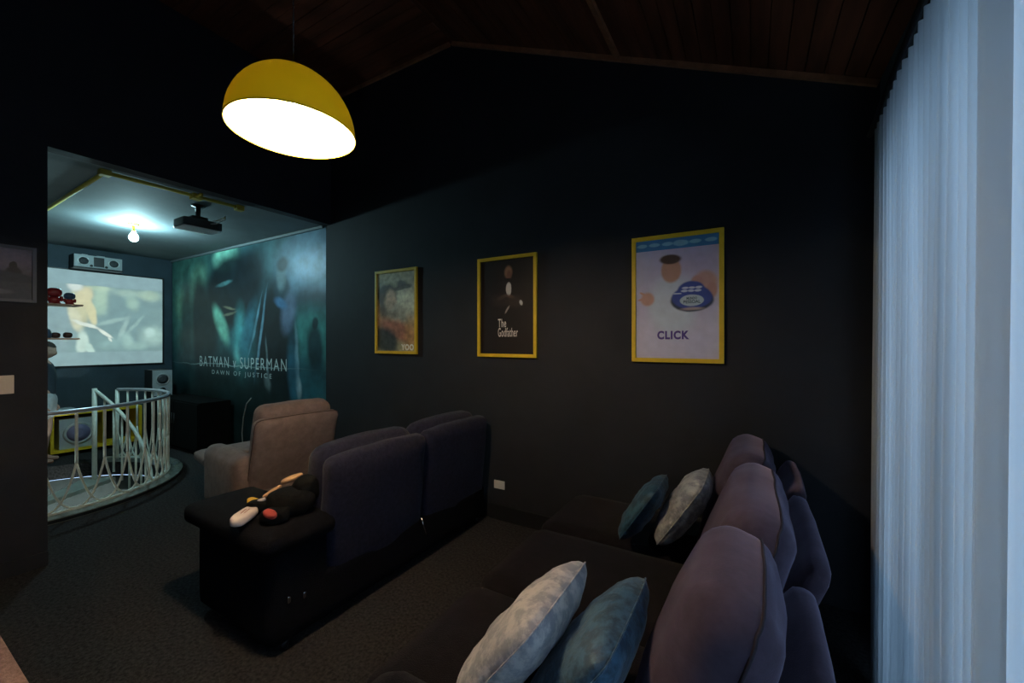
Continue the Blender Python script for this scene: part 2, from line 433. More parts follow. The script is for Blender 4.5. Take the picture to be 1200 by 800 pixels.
# ---------------------------------------------------------------- mural print on the wall of the back room
mural = thing('wall_mural', 'huge dark teal printed mural covering the wall beside the projection screen', 'mural', (-6.57, YW - .003, 0))
teal = (.035, .13, .135)
mur_mat = print_mat('mural_print', (.03, .085, .095), [
    (.12, .82, .26, .26, 0, (.09, .26, .21), .7, .85),
    (.22, .86, .10, .07, 30, (.22, .46, .32), .6, .8),
    (.10, .74, .09, .08, 0, (.20, .42, .28), .5, .7),
    (.435, .955, .13, .075, 0, (.30, .72, .55), .3, .95),
    (.62, .86, .18, .20, 0, (.05, .13, .15), .8, .9),
    (.93, .83, .22, .16, 8, (.20, .38, .55), .6, .95),
    (.955, .86, .13, .05, 4, (.46, .66, .88), .7, .85),
    (.92, .70, .17, .06, 0, (.02, .05, .07), .7, .9),
    (.93, .56, .17, .11, 0, (.07, .36, .34), .6, .95),
    (.90, .30, .17, .18, 0, (.02, .13, .17), .8, .9),
    (.46, .46, .24, .26, 0, (.03, .14, .16), .6, .9),
    (.47, .78, .27, .19, 0, (.007, .014, .018), .22, .98),
    (.60, .86, .13, .12, 0, (.008, .014, .018), .4, .95),
    (.26, .60, .11, .30, 10, (.008, .018, .022), .3, .97),
    (.13, .62, .07, .26, 0, (.014, .040, .044), .5, .9),
    (.29, .50, .14, .26, 0, (.010, .022, .025), .4, .95),
    (.40, .62, .045, .11, 38, (.24, .62, .46), .45, .95),
    (.53, .50, .055, .16, 0, (.10, .46, .48), .7, .95),
    (.57, .55, .050, .15, -25, (.05, .22, .30), .6, .8),
    (.51, .445, .030, .05, 0, (.30, .85, .80), .8, .9),
    (.40, .38, .22, .10, 0, (.014, .034, .036), .6, .9),
    (.745, .50, .165, .32, 3, (.007, .014, .018), .22, .98),
    (.78, .77, .060, .06, 0, (.020, .05, .07), .4, .95),
    (.778, .825, .036, .062, 0, (.16, .25, .28), .4, .85),
    (.785, .875, .045, .030, 0, (.01, .02, .025), .4, .9),
    (.815, .655, .050, .085, -20, (.20, .28, .44), .5, .85),
    (.775, .700, .050, .022, -20, (.08, .22, .42), .5, .85),
    (.655, .54, .010, .19, -14, (.22, .44, .58), .6, .8),
    (.625, .60, .008, .13, -22, (.18, .40, .52), .6, .8),
    (.70, .43, .008, .10, 6, (.26, .38, .42), .6, .7),
    (.86, .44, .012, .14, 4, (.30, .52, .62), .6, .8),
    (.868, .335, .020, .040, 8, (.40, .55, .60), .5, .85),
    (.700, .345, .024, .036, 15, (.34, .44, .44), .5, .8),
    (.84, .40, .035, .16, 4, (.03, .16, .24), .6, .8),
    (.95, .50, .055, .10, 0, (.008, .04, .055), .3, .92),
    (.952, .605, .020, .026, 0, (.008, .04, .055), .3, .92),
    (.42, .825, .07, .010, 6, (.10, .26, .27), .5, .7),
    (.46, .70, .05, .006, -8, (.28, .26, .16), .6, .7),
    (.46, .67, .06, .006, 8, (.24, .24, .16), .6, .7),
    (.30, .12, .62, .22, 0, (.012, .022, .020), .5, .97),
    (.62, .24, .24, .14, 0, (.012, .026, .026), .6, .95),
    (.44, .415, .44, .0025, 0, (.45, .62, .60), .9, .8),
    ], aspect=4.3 / 3.0, warp=.035, wscale=6, grain=.35, rough=.45, spec=.3)
q = quad_uv('print_sheet', [(-2.13, 0, .002), (2.13, 0, .002), (2.13, 0, HB - .01), (-2.13, 0, HB - .01)], mur_mat, mural)
pale = mat('pale_print_letters', (.66, .76, .74), .5)
X1 = Vector((1, 0, 0))
letters('title_letter', 'BATMAN v SUPERMAN', 2.42, .165, pale, mural, (-7.68 + 6.57, -.002, 1.205), X1, spacing=1.25)
letters('subtitle_letter', 'DAWN OF JUSTICE', 1.66, .085, pale, mural, (-7.27 + 6.57, -.002, 1.075), X1, spacing=1.6)

# ---------------------------------------------------------------- framed posters
def poster(label, x0, x1, z0, z1, pm, fw=.030, border=None):
    cx = (x0 + x1) / 2
    t = thing('framed_poster', label, 'poster', (cx, YW, z0), 0)
    W, H = x1 - x0, z1 - z0; h = W / 2
    dy = -.025
    for (a, b_, c, d) in ((-h, h, H - fw, H), (-h, h, 0, fw), (-h, -h + fw, fw, H - fw), (h - fw, h, fw, H - fw)):
        box('frame_bar', a, b_, dy, -.001, c, d, M['yellow'], t, bev=.003)
    quad_uv('print_sheet', [(-h + fw, -.012, fw), (h - fw, -.012, fw), (h - fw, -.012, H - fw), (-h + fw, -.012, H - fw)], pm, t)
    box('backing_board', -h + fw, h - fw, -.010, -.001, fw, H - fw, M['black'], t)
    return t, h

Z0, Z1 = 1.465, 2.36
# sepia poster, furthest from the window
pm = print_mat('sepia_print', (.50, .46, .26), [
    (.55, .86, .60, .10, 0, (.42, .42, .30), .6, .9),
    (.75, .60, .30, .18, 0, (.72, .80, .64), .5, .9),
    (.08, .40, .10, .30, 0, (.55, .33, .12), .6, .8),
    (.68, .80, .16, .035, 5, (.07, .07, .065), .3, .9),
    (.66, .85, .08, .045, 0, (.09, .09, .085), .4, .9),
    (.26, .72, .18, .14, 0, (.05, .045, .04), .25, .95),
    (.22, .58, .12, .16, 0, (.10, .08, .06), .4, .9),
    (.36, .65, .10, .13, 0, (.66, .52, .36), .35, .95),
    (.60, .47, .22, .10, -25, (.36, .36, .28), .7, .9),
    (.45, .46, .08, .04, 0, (.22, .20, .15), .8, .7),
    (.55, .26, .36, .12, -18, (.42, .16, .10), .4, .95),
    (.20, .14, .26, .16, -20, (.035, .045, .045), .35, .95),
    (.88, .20, .09, .20, 0, (.50, .28, .10), .7, .8),
    ], aspect=.66, warp=.06, wscale=9, grain=.35)
t1, h1 = poster('yellow-framed sepia film poster with a red patch, left of the black poster', -3.56, -2.945, Z0 + .005, Z1 + .005, pm)
lm = mat('poster_white_ink', (.72, .66, .62), .5)
letters('title_letter', 'YOO', .18, .065, mat('bright_poster_ink', (.9, .9, .8), .5), t1, (h1 - .225, -.014, .038), X1, bold=.05, spacing=1.15)

# black poster
pm = print_mat('black_poster_print', (.012, .008, .008), [
    (.54, .865, .045, .062, 0, (.30, .16, .10), .35, 1),
    (.555, .835, .030, .045, 0, (.16, .07, .05), .5, .8),
    (.53, .79, .035, .010, 0, (.004, .004, .004), .3, 1),
    (.545, .685, .032, .070, 0, (.62, .60, .58), .15, 1),
    (.42, .60, .055, .020, 20, (.20, .13, .10), .7, .7),
    (.57, .605, .050, .018, -15, (.22, .12, .09), .7, .7),
    (.40, .57, .11, .06, 0, (.035, .022, .020), .6, .8),
    (.66, .55, .09, .06, 0, (.045, .028, .024), .6, .8),
    (.77, .535, .016, .026, 20, (.60, .60, .60), .3, 1),
    (.52, .47, .010, .045, -38, (.34, .30, .28), .4, 1),
    ], aspect=.64, warp=.02, wscale=9)
t2, h2 = poster('yellow-framed black film poster with small white title, middle of the three', -2.185, -1.572, Z0 - .005, Z1, pm)
letters('title_letter', 'The', .085, .075, lm, t2, (-.085, -.014, .267), X1, bold=.010, spacing=1.1)
letters('title_letter', 'Godfather', .205, .080, lm, t2, (-.085, -.014, .182), X1, bold=.010, spacing=1.1)

# pale poster
lav = (.58, .56, .74)
blobs = [
    (.5, .18, .60, .18, 0, (.66, .65, .80), .8, .7),
    (.22, .62, .18, .22, 0, (.52, .50, .66), .9, .7),
    (.80, .80, .30, .16, 0, (.50, .40, .56), .9, .6),
    (.5, .955, .50, .045, 0, (.05, .22, .46), .02, 'b', 1),
    (.46, .44, .19, .26, 0, (.60, .70, .80), .35, .95),
    (.30, .42, .10, .06, -35, (.58, .68, .78), .4, .9),
    (.445, .735, .080, .105, 0, (.50, .29, .22), .15, 1),
    (.435, .825, .086, .040, 0, (.06, .035, .03), .2, 1),
    (.15, .50, .055, .055, 0, (.55, .32, .26), .25, 1),
    (.09, .545, .030, .010, -30, (.55, .32, .26), .3, 1),
    (.07, .500, .030, .010, 10, (.55, .32, .26), .3, 1),
    (.85, .62, .085, .090, 20, (.55, .34, .30), .25, 1),
    (.75, .635, .045, .040, 0, (.52, .30, .26), .3, 1),
    (.92, .55, .040, .060, 0, (.50, .29, .25), .3, 1),
    (.69, .475, .165, .095, 0, (.03, .05, .10), .08, 1),
    (.69, .50, .155, .095, 0, (.045, .085, .36), .08, 1),
    (.68, .56, .105, .075, 0, (.045, .085, .36), .1, 1),
    (.69, .475, .092, .048, 0, (.48, .62, .68), .06, 1),
    (.70, .405, .08, .012, 0, (.55, .45, .42), .6, .8),
]
for cx in (.08, .24, .40, .56, .73, .91):
    blobs.append((cx, .955, .045 if cx != .56 else .06, .016 if cx != .56 else .024, 0, (.25, .55, .68), .2, .9))
for r_, yy in enumerate((.555, .58)):
    for cx in (.60, .68, .76): blobs.append((cx + .01 * r_, yy, .026, .010, 0, (.62, .72, .85), .3, .9))
blobs.append((.52, .535, .03, .005, 0, (.6, .7, .85), .3, 'b', .9))
pm = print_mat('pale_poster_print', lav, blobs, aspect=.66, warp=.015, wscale=6, grain=.06)
t3, h3 = poster('yellow-framed pale lavender film poster with a blue oval, nearest the curtain', -.772, -.157, Z0 - .015, Z1 + .01, pm)
purple = mat('purple_ink', (.075, .04, .26), .5); dink = mat('dark_teal_ink', (.02, .07, .09), .5)
letters('title_letter', 'CLICK', .215, .062, purple, t3, (-.125, -.014, .165), X1, bold=.045, spacing=1.15)
text_mesh('small_lettering', 'MUNDO', .068, .017, dink, t3, (.072, -.014, .445), X1, bold=.02)
text_mesh('small_lettering', 'PESSOAL', .110, .022, dink, t3, (.052, -.014, .418), X1, bold=.02)

# framed photograph on the partition
fp = thing('framed_photograph', 'grey-framed dusky photograph of a silhouetted figure, above the light switch', 'picture', (XP, .485, 1.87))
pm = print_mat('dusk_photo_print', (.10, .10, .14), [
    (.5, .80, .9, .30, 0, (.24, .22, .30), .5, .9),
    (.5, .20, 1.0, .34, 0, (.06, .08, .10), .3, .95),
    (.84, .66, .050, .085, 0, (.02, .025, .035), .15, 1),
    (.84, .50, .105, .15, 0, (.02, .025, .035), .2, 1),
    (.78, .44, .42, .10, -6, (.045, .06, .08), .2, .9),
    (.62, .14, .30, .06, 0, (.17, .18, .23), .3, .9),
    ], aspect=1.45, warp=.03, wscale=8, grain=.15)
FW, FH = .56, .385
gframe = mat('grey_frame_paint', (.10, .12, .15), .5)
for a, b_, c, d in ((-FW / 2, FW / 2, FH - .02, FH), (-FW / 2, FW / 2, 0, .02), (-FW / 2, -FW / 2 + .02, .02, FH - .02), (FW / 2 - .02, FW / 2, .02, FH - .02)):
    box('frame_bar', .001, .022, a, b_, c, d, gframe, fp, bev=.002)
quad_uv('print_sheet', [(.010, -FW / 2 + .02, .02), (.010, FW / 2 - .02, .02), (.010, FW / 2 - .02, FH - .02), (.010, -FW / 2 + .02, FH - .02)], pm, fp)

# switch and outlet
sw = thing('light_switch', 'cream light switch plate on the dark partition, under the framed photograph', 'switch', (XP, .605, 1.245))
box('switch_plate', .0005, .010, -.06, .06, 0, .125, M['cream'], sw, bev=.003)
box('rocker', .010, .014, -.022, .022, .03, .095, M['cream'], sw, bev=.002)
ol = thing('wall_outlet', 'white outlet plate low on the dark wall beside the black sofa', 'outlet', (-1.955, YW, .275))
box('outlet_plate', -.055, .055, -.010, -.0005, 0, .072, M['white'], ol, bev=.003)
box('socket_insert', -.026, .026, -.0125, -.010, .016, .056, M['white'], ol, bev=.001)

# ---------------------------------------------------------------- pendant lamp
LX, LY, LZ = -1.70, 1.03, 2.50
lamp = thing('pendant_lamp', 'yellow dome pendant lamp hanging lit from the wooden ceiling', 'lamp', (LX, LY, LZ))
R_ = .25; prof = [(R_, 0.0)] + [(R_ * math.cos(a) ** 1.0, .265 * math.sin(a)) for a in [i * PI / 2 / 14 for i in range(1, 14)]] + [(.022, .266)]
sm_, snt, sbn = base_mat('yellow_shade'); out = snt.nodes['Material Output']
geo = snt.nodes.new('ShaderNodeNewGeometry')
mixc = snt.nodes.new('ShaderNodeMix'); mixc.data_type = 'RGBA'; mixc.inputs[6].default_value = (.80, .56, .01, 1); mixc.inputs[7].default_value = (.88, .84, .72, 1)
snt.links.new(geo.outputs['Backfacing'], mixc.inputs[0]); snt.links.new(mixc.outputs[2], sbn.inputs['Base Color']); sbn.inputs['Roughness'].default_value = .35
tl = snt.nodes.new('ShaderNodeBsdfTranslucent'); tl.inputs[0].default_value = (.85, .62, .01, 1)
ms_ = snt.nodes.new('ShaderNodeMixShader'); ms_.inputs[0].default_value = .006
snt.links.new(sbn.outputs[0], ms_.inputs[1]); snt.links.new(tl.outputs[0], ms_.inputs[2]); snt.links.new(ms_.outputs[0], out.inputs[0])
bm = lathe_bm(prof, 48)
for f in bm.faces:
    if f.normal.dot(f.calc_center_median() - Vector((0, 0, -.05))) < 0: f.normal_flip()
obj('lamp_shade', bm, sm_, lamp, True)
tube('shade_rim', [(R_ * math.cos(a), R_ * math.sin(a), 0) for a in [2 * PI * k / 48 for k in range(48)]], .003, M['yellow'], lamp, 6, True)
lathe('lamp_socket', [(0, .15), (.020, .15), (.022, .20), (.024, .275), (.012, .30), (0, .30)], M['black'], lamp, 20)
ceil_at = HA - .445 * (LX - XA)
tube('cord', [(0, 0, .29), (0, 0, ceil_at - LZ)], .003, M['cable'], lamp, 6)
lathe('ceiling_rose', [(0, 0), (.045, 0), (.05, -.02), (.02, -.05), (0, -.05)], M['black'], lamp, 20, loc=(0, 0, ceil_at - LZ - .005))
lathe('bulb', [(0, -.055), (.02, -.05), (.034, -.032), (.040, -.008), (.036, .018), (.022, .045), (.015, .065), (0, .065)], emit_mat('warm_bulb_glass', (1.0, .76, .52), LAMP_POWER), lamp, 16, loc=(0, 0, .060))

# ---------------------------------------------------------------- curtain
def curtain_path(s):   # s metres from the far end towards the camera
    return Vector((.495 - .064 * s, 2.44 - s, 0))
cur = thing('sheer_curtain', 'floor-length pleated white sheer curtain glowing with blue daylight, right edge', 'curtain', (.45, 1.0, 0))
cm, cnt, cb = base_mat('sheer_fabric'); cnt.nodes.remove(cb)
df = cnt.nodes.new('ShaderNodeBsdfDiffuse'); df.inputs[0].default_value = (.60, .62, .64, 1)
tl = cnt.nodes.new('ShaderNodeBsdfTranslucent')
tcn = cnt.nodes.new('ShaderNodeTexCoord'); mpn = cnt.nodes.new('ShaderNodeMapping'); mpn.inputs['Scale'].default_value = (14, 14, .4)
nn = cnt.nodes.new('ShaderNodeTexNoise'); nn.inputs['Scale'].default_value = 1; cnt.links.new(tcn.outputs['Object'], mpn.inputs[0]); cnt.links.new(mpn.outputs[0], nn.inputs['Vector'])
rr = cnt.nodes.new('ShaderNodeValToRGB'); rr.color_ramp.elements[0].color = (.60, .64, .66, 1); rr.color_ramp.elements[1].color = (.64, .68, .70, 1)
cnt.links.new(nn.outputs['Fac'], rr.inputs[0]); cnt.links.new(rr.outputs[0], tl.inputs[0])
mx = cnt.nodes.new('ShaderNodeMixShader'); mx.inputs[0].default_value = .6
cnt.links.new(df.outputs[0], mx.inputs[1]); cnt.links.new(tl.outputs[0], mx.inputs[2]); cnt.links.new(mx.outputs[0], cnt.nodes['Material Output'].inputs[0])
def curtain_panel(name, s0, s1, ztop, off, phase, per, amp, seed):
    n = int((s1 - s0) / .006); rows = 26
    verts = []; faces = []
    for j in range(rows + 1):
        z = .015 + (ztop - .015) * j / rows; f = j / rows
        for i in range(n + 1):
            s = s0 + (s1 - s0) * i / n
            ph = 2 * PI * (s / per) + phase + .9 * noise.noise(Vector((s * 3, seed, 0))) * (1 - f * .6)
            # asymmetric pleat, tight at the head, looser near the hem
            saw = math.sin(ph) + .35 * math.sin(2 * ph + .6)
            a = amp * (1 + .7 * (1 - f)) * (.75 + .4 * noise.noise(Vector((s * 5, seed + 9, z * .4))))
            p = curtain_path(s) + Vector((-off + a * saw + .006 * noise.noise(Vector((s * 2, z * .8, seed))) * (1 - f), .35 * a * math.cos(ph), 0))
            verts.append((p.x - .45, p.y - 1.0, z))
    for j in range(rows):
        for i in range(n):
            a = j * (n + 1) + i; faces.append((a, a + 1, a + n + 2, a + n + 1))
    me = bpy.data.meshes.new(name); me.from_pydata(verts, [], faces)
    return link(name, me, cm, cur, smooth=True)
curtain_panel('curtain_panel', 0, 1.46, 2.55, 0, 0, .067, .019, 1)
curtain_panel('curtain_panel', 1.34, 3.98, 2.55, .030, 1, .16, .024, 5)  # runs on unseen past the camera along the lengthened window
tube('curtain_track', [curtain_path(-.05) + Vector((-.45 - .02, -1, 2.565)), curtain_path(3.99) + Vector((-.45 - .02, -1, 2.565))], .012, M['black'], cur)

# ---------------------------------------------------------------- sofas
# --- retractable sofa by the curtain
rs = thing('recliner_sofa', 'plum velour recliner sofa in front of the curtain, holding four velvet cushions', 'sofa', (-.45, 1.9, 0))
def rsl(x, y, z): return (x + .45, y - 1.9, z)
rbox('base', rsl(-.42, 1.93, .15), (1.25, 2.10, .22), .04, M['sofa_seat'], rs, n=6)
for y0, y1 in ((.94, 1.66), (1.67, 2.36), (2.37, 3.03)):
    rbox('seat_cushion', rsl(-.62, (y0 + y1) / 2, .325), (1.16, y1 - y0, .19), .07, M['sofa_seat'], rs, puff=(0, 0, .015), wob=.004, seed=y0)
rbox('armrest', rsl(-.42, .845, .30), (1.24, .26, .54), .09, M['sofa_seat'], rs, puff=(0, .01, .02), seed=3)
for i, (y0, y1, xc, xp, rt, hz) in enumerate(((1.00, 1.53, -.120, -.005, 20, .64), (1.55, 2.36, -.055, .055, 19, .64), (2.38, 3.05, -.075, .080, 18, .64))):
    yc = (y0 + y1) / 2; w_ = y1 - y0
    S = (.21, w_, hz); PF = (.035, .0, .010); rot = (0, math.radians(rt), 0)
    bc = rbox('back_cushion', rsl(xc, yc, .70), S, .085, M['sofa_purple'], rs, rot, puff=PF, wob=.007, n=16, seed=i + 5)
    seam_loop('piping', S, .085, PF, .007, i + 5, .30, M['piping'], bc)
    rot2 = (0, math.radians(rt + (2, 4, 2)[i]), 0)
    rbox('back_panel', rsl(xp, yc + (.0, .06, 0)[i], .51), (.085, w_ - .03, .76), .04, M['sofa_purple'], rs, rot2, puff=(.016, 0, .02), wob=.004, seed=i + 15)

# --- black sofa facing the screen, seen from behind
bs = thing('recliner_sofa', 'blue-black sofa seen from behind, facing the screen, wide arm draped with cloth', 'sofa', (-2.45, 2.1, 0))
def bsl(x, y, z): return (x + 2.45, y - 2.1, z)
rbox('base', bsl(-2.42, 2.10, .18), (.72, 1.86, .28), .04, M['sofa_arm'], bs, n=6)
for y0, y1 in ((1.50, 2.24), (2.26, 3.00)):
    rbox('seat_cushion', bsl(-2.60, (y0 + y1) / 2, .39), (.72, y1 - y0, .18), .07, M['sofa_arm'], bs, puff=(0, 0, .02), wob=.004, seed=y0)
rbox('armrest', bsl(-2.46, 1.30, .305), (.80, .34, .55), .06, M['sofa_arm'], bs, puff=(.0, .01, .0), seed=8)
rbox('arm_pad', bsl(-2.50, 1.30, .565), (.92, .42, .12), .055, M['sofa_arm'], bs, puff=(.01, .0, .015), wob=.004, n=12, seed=9)
for i, (y0, y1, hz) in enumerate(((1.46, 2.235, .86), (2.25, 3.03, .87))):
    yc = (y0 + y1) / 2; w_ = y1 - y0
    rot = (0, math.radians(-5), 0)
    rot = (0, math.radians(5), 0)
    rbox('back_panel', bsl(-2.12, yc, .50), (.13, w_, hz), .05, M['sofa_dark'], bs, rot, puff=(.018, 0, .02), wob=.005, n=14, seed=i + 25)
    rbox('back_cushion', bsl(-2.25, yc, .70), (.20, w_ - .02, .54), .085, M['sofa_dark'], bs, rot, puff=(.03, 0, .02), wob=.006, n=12, seed=i + 35)
tube('recline_lever', [bsl(-2.045, 2.19, .33), bsl(-2.03, 2.195, .27), bsl(-2.02, 2.21, .21)], .007, M['chrome'], bs, 8)
for yy in (1.22, 1.305):
    rbox('metal_clip', bsl(-2.052, yy, .27 if yy < 1.3 else .25), (.01, .018, .036), .004, M['chrome'], bs, n=3)
for x_, y_ in ((-2.1, 1.22), (-2.8, 1.22), (-2.1, 2.95), (-2.8, 2.95)):
    lathe('leg', [(0, 0), (.02, 0), (.026, .05), (0, .05)], M['black'], bs, 14, loc=bsl(x_, y_, .0))
for x_, y_ in ((-.95, .82), (-.95, 2.95), (.05, .82), (.05, 2.95)):
    lathe('leg', [(0, 0), (.02, 0), (.026, .05), (0, .05)], M['black'], rs, 14, loc=rsl(x_, y_, .0))

# --- taupe armchair
ac = thing('recliner_armchair', 'taupe suede recliner armchair facing the screen behind the black sofa', 'armchair', (-4.0, 2.25, 0), math.radians(-6))
rbox('base', (0, 0, .17), (.78, .70, .26), .03, M['taupe'], ac, n=6)
rbox('seat_cushion', (-.10, 0, .38), (.66, .50, .18), .07, M['taupe'], ac, puff=(0, 0, .02), wob=.003)
for s_ in (-1, 1):
    rbox('armrest', (-.08, s_ * .365, .33), (.82, .19, .56), .085, M['taupe'], ac, puff=(0, .01, .015), wob=.003, n=12, seed=s_ + 4)
bk = rbox('back_panel', (.36, 0, .58), (.11, .74, .74), .05, M['taupe'], ac, (0, math.radians(16), 0), puff=(.012, 0, .01), wob=.003, n=12)
seam_loop('piping', (.11, .74, .74), .05, (.012, 0, .01), .003, 0, .25, M['taupe_d'], bk, .004)
bc = rbox('back_cushion', (.30, 0, .74), (.19, .66, .62), .08, M['taupe'], ac, (0, math.radians(16), 0), puff=(.02, 0, .015), wob=.005, n=12, seed=4)
fr = rbox('footrest', (-.80, -.03, .405), (.34, .74, .10), .04, M['taupe'], ac, (0, math.radians(6), 0), puff=(0, 0, .01), n=8)
for y_ in (-.2, .2): tube('footrest_bar', [(-.42, y_, .22), (-.72, y_, .35)], .012, M['black'], ac, 8)
for x_ in (-.3, .3):
    for y_ in (-.3, .3): lathe('leg', [(0, 0), (.02, 0), (.026, .05), (0, .05)], M['black'], ac, 14, loc=(x_, y_, 0))

# --- rosy ottoman in the near left corner
ot = thing('ottoman', 'rosy taupe fabric ottoman in the near left corner on the carpet', 'ottoman', (-2.35, 0.0, 0))
rbox('cushion_top', (0, 0, .37), (1.5, .72, .16), .025, M['pink_taupe'], ot, puff=(0, 0, .006), n=8)
rbox('base', (0, 0, .165), (1.44, .68, .25), .02, M['pink_taupe'], ot, n=4)
for x_ in (-.6, .6):
    for y_ in (-.26, .26): lathe('leg', [(0, 0), (.02, 0), (.026, .045), (0, .045)], M['black'], ot, 14, loc=(x_, y_, 0))

# ---------------------------------------------------------------- throw cushions
def pillow(label, c, tilt, roll, m, size=.46, th=.085, yaw=0, seed=0):
    """square stuffed cushion; its plane holds the Y axis and leans back by tilt from the vertical"""
    n = 22; bm = bmesh.new(); grids = []
    for side in (1, -1):
        g = []
        for j in range(n + 1):
            row = []
            for i in range(n + 1):
                u = -1 + 2 * i / n; v = -1 + 2 * j / n
                if side == -1 and (i in (0, n) or j in (0, n)):
                    row.append(grids[0][j][i]); continue
                pin = 1 - .05 * (1 - abs(v) ** 2) * abs(u) ** 3; pinv = 1 - .05 * (1 - abs(u) ** 2) * abs(v) ** 3
                t_ = th * (max(0, 1 - abs(u) ** 2.6) ** .5) * (max(0, 1 - abs(v) ** 2.6) ** .5)
                wr = noise.noise(Vector((u * 3, v * 3, seed + side))) * .012 + noise.noise(Vector((u * 8, v * 8, seed * 2 + side))) * .004
                cr = 1 - .13 * (abs(u) * abs(v)) ** 2.5
                x = side * (t_ + wr * (t_ / th)); row.append(bm.verts.new((x, u * size / 2 * pin * cr, v * size / 2 * pinv * cr)))
            g.append(row)
        grids.append(g)
    for k, g in enumerate(grids):
        for j in range(n):
            for i in range(n):
                q_ = (g[j][i], g[j][i + 1], g[j + 1][i + 1], g[j + 1][i])
                bm.faces.new(q_ if k == 0 else q_[::-1])
    bmesh.ops.recalc_face_normals(bm, faces=bm.faces[:])
    root = thing('throw_cushion', label, 'cushion', c)
    root.rotation_euler = Matrix.Rotation(math.radians(yaw), 3, 'Z').to_4x4().to_3x3().__matmul__(Matrix.Rotation(math.radians(tilt), 3, 'Y')).__matmul__(Matrix.Rotation(math.radians(roll), 3, 'X')).to_euler()
    obj('cover', bm, m, root, True)
    pts = []
    for a, b_ in [(-1 + 2 * i / n, -1) for i in range(n)] + [(1, -1 + 2 * i / n) for i in range(n)] + [(1 - 2 * i / n, 1) for i in range(n)] + [(-1, 1 - 2 * i / n) for i in range(n)]:
        pin = 1 - .05 * (1 - abs(b_) ** 2) * abs(a) ** 3; pinv = 1 - .05 * (1 - abs(a) ** 2) * abs(b_) ** 3
        cr = 1 - .13 * (abs(a) * abs(b_)) ** 2.5
        pts.append((0, a * size / 2 * pin * cr, b_ * size / 2 * pinv * cr))
    tube('seam', pts, .0028, m, root, 6, True)
    return root
pillow('deep teal crushed velvet cushion, far pair, left one with a small white tag', (-.54, 2.44, .640), 33, 0, M['velvet_navy'], .40, .065, 0, 1)
g_ = pillow('silver grey crushed velvet cushion leaning between the teal one and the sofa back', (-.33, 2.49, .670), 33, 0, M['velvet_grey'], .46, .085, 0, 2)
pillow('pale off-white crushed velvet cushion at the bottom of the picture', (-.635, 1.15, .655), 38, 0, M['velvet_white'], .49, .085, 0, 3)
pillow('steel blue crushed velvet cushion leaning behind the off-white one', (-.425, 1.16, .650), 36, 0, M['velvet_blue'], .49, .085, 0, 4)

# ---------------------------------------------------------------- crumpled cloth bundle and mitten on the black sofa's arm
cb_ = thing('cloth_bundle', 'black plush cloth with tan and yellow edging lying on the black sofa arm', 'cloth', (-2.28, 1.33, .634), 0)
def lump(name, c, s, m, parent, rot=(0, 0, 0), seed=0, wob=.012, n=8):
    bm = rb_bm(s[0], s[1], s[2], min(s) * .48, n, (0, 0, 0), 0)
    for v in bm.verts:
        nx = max(-1, min(1, v.co.x / (s[0] / 2))); ny = max(-1, min(1, v.co.y / (s[1] / 2)))
        v.co.x *= math.sqrt(1 - ny * ny * .5); v.co.y *= math.sqrt(1 - nx * nx * .5)
        v.co += noise.noise_vector(v.co * 14 + Vector((seed, 0, 0))) * wob
    return obj(name, bm, m, parent, True, c, rot)
lump('cloth_fold', (.02, .03, .062), (.26, .22, .12), M['cloth_black'], cb_, (0, .05, .5), 1)
lump('cloth_fold', (-.10, -.05, .038), (.20, .12, .07), M['cloth_black'], cb_, (0, 0, .9), 2)
lump('cloth_fold', (.02, .13, .10), (.18, .16, .15), M['cloth_black'], cb_, (0, 0, .9), 3)
lump('cloth_fold', (.07, -.09, .034), (.16, .13, .065), M['cloth_black'], cb_, (0, 0, .3), 8)
lump('cloth_edge', (-.085, .095, .150), (.12, .050, .020), M['cloth_tan'], cb_, (.2, -.3, .95), 4, .004)
lump('cloth_edge', (-.115, -.005, .098), (.11, .026, .016), M['cloth_tan'], cb_, (.1, -.35, 1.5), 5, .003)
lump('cloth_edge', (-.095, -.075, .075), (.045, .028, .014), M['cloth_white'], cb_, (0, -.2, .9), 9, .003)
lump('cloth_tab', (-.215, -.055, .035), (.10, .055, .026), M['cloth_yellow'], cb_, (0, .1, .10), 6, .003)
lump('cloth_tab', (.09, -.13, .055), (.085, .050, .024), M['cloth_red'], cb_, (.3, .2, .25), 7, .003)
mt = thing('white_mitten', 'small off-white padded mitten with rust stitching on the black sofa arm', 'mitten', (-2.345, 1.150, .640), math.radians(127))
lump('palm', (0, 0, .024), (.21, .098, .044), M['cloth_white'], mt, (0, 0, 0), 1, .004, 10)
lump('thumb', (-.02, .040, .022), (.09, .030, .028), M['cloth_white'], mt, (0, 0, .3), 2, .002)
for yy in (-.008, .008):
    tube('stitching', [(-.02, yy, .0465), (.01, yy, .0475), (.035, yy, .0465)], .0018, M['stitch'], mt, 5)

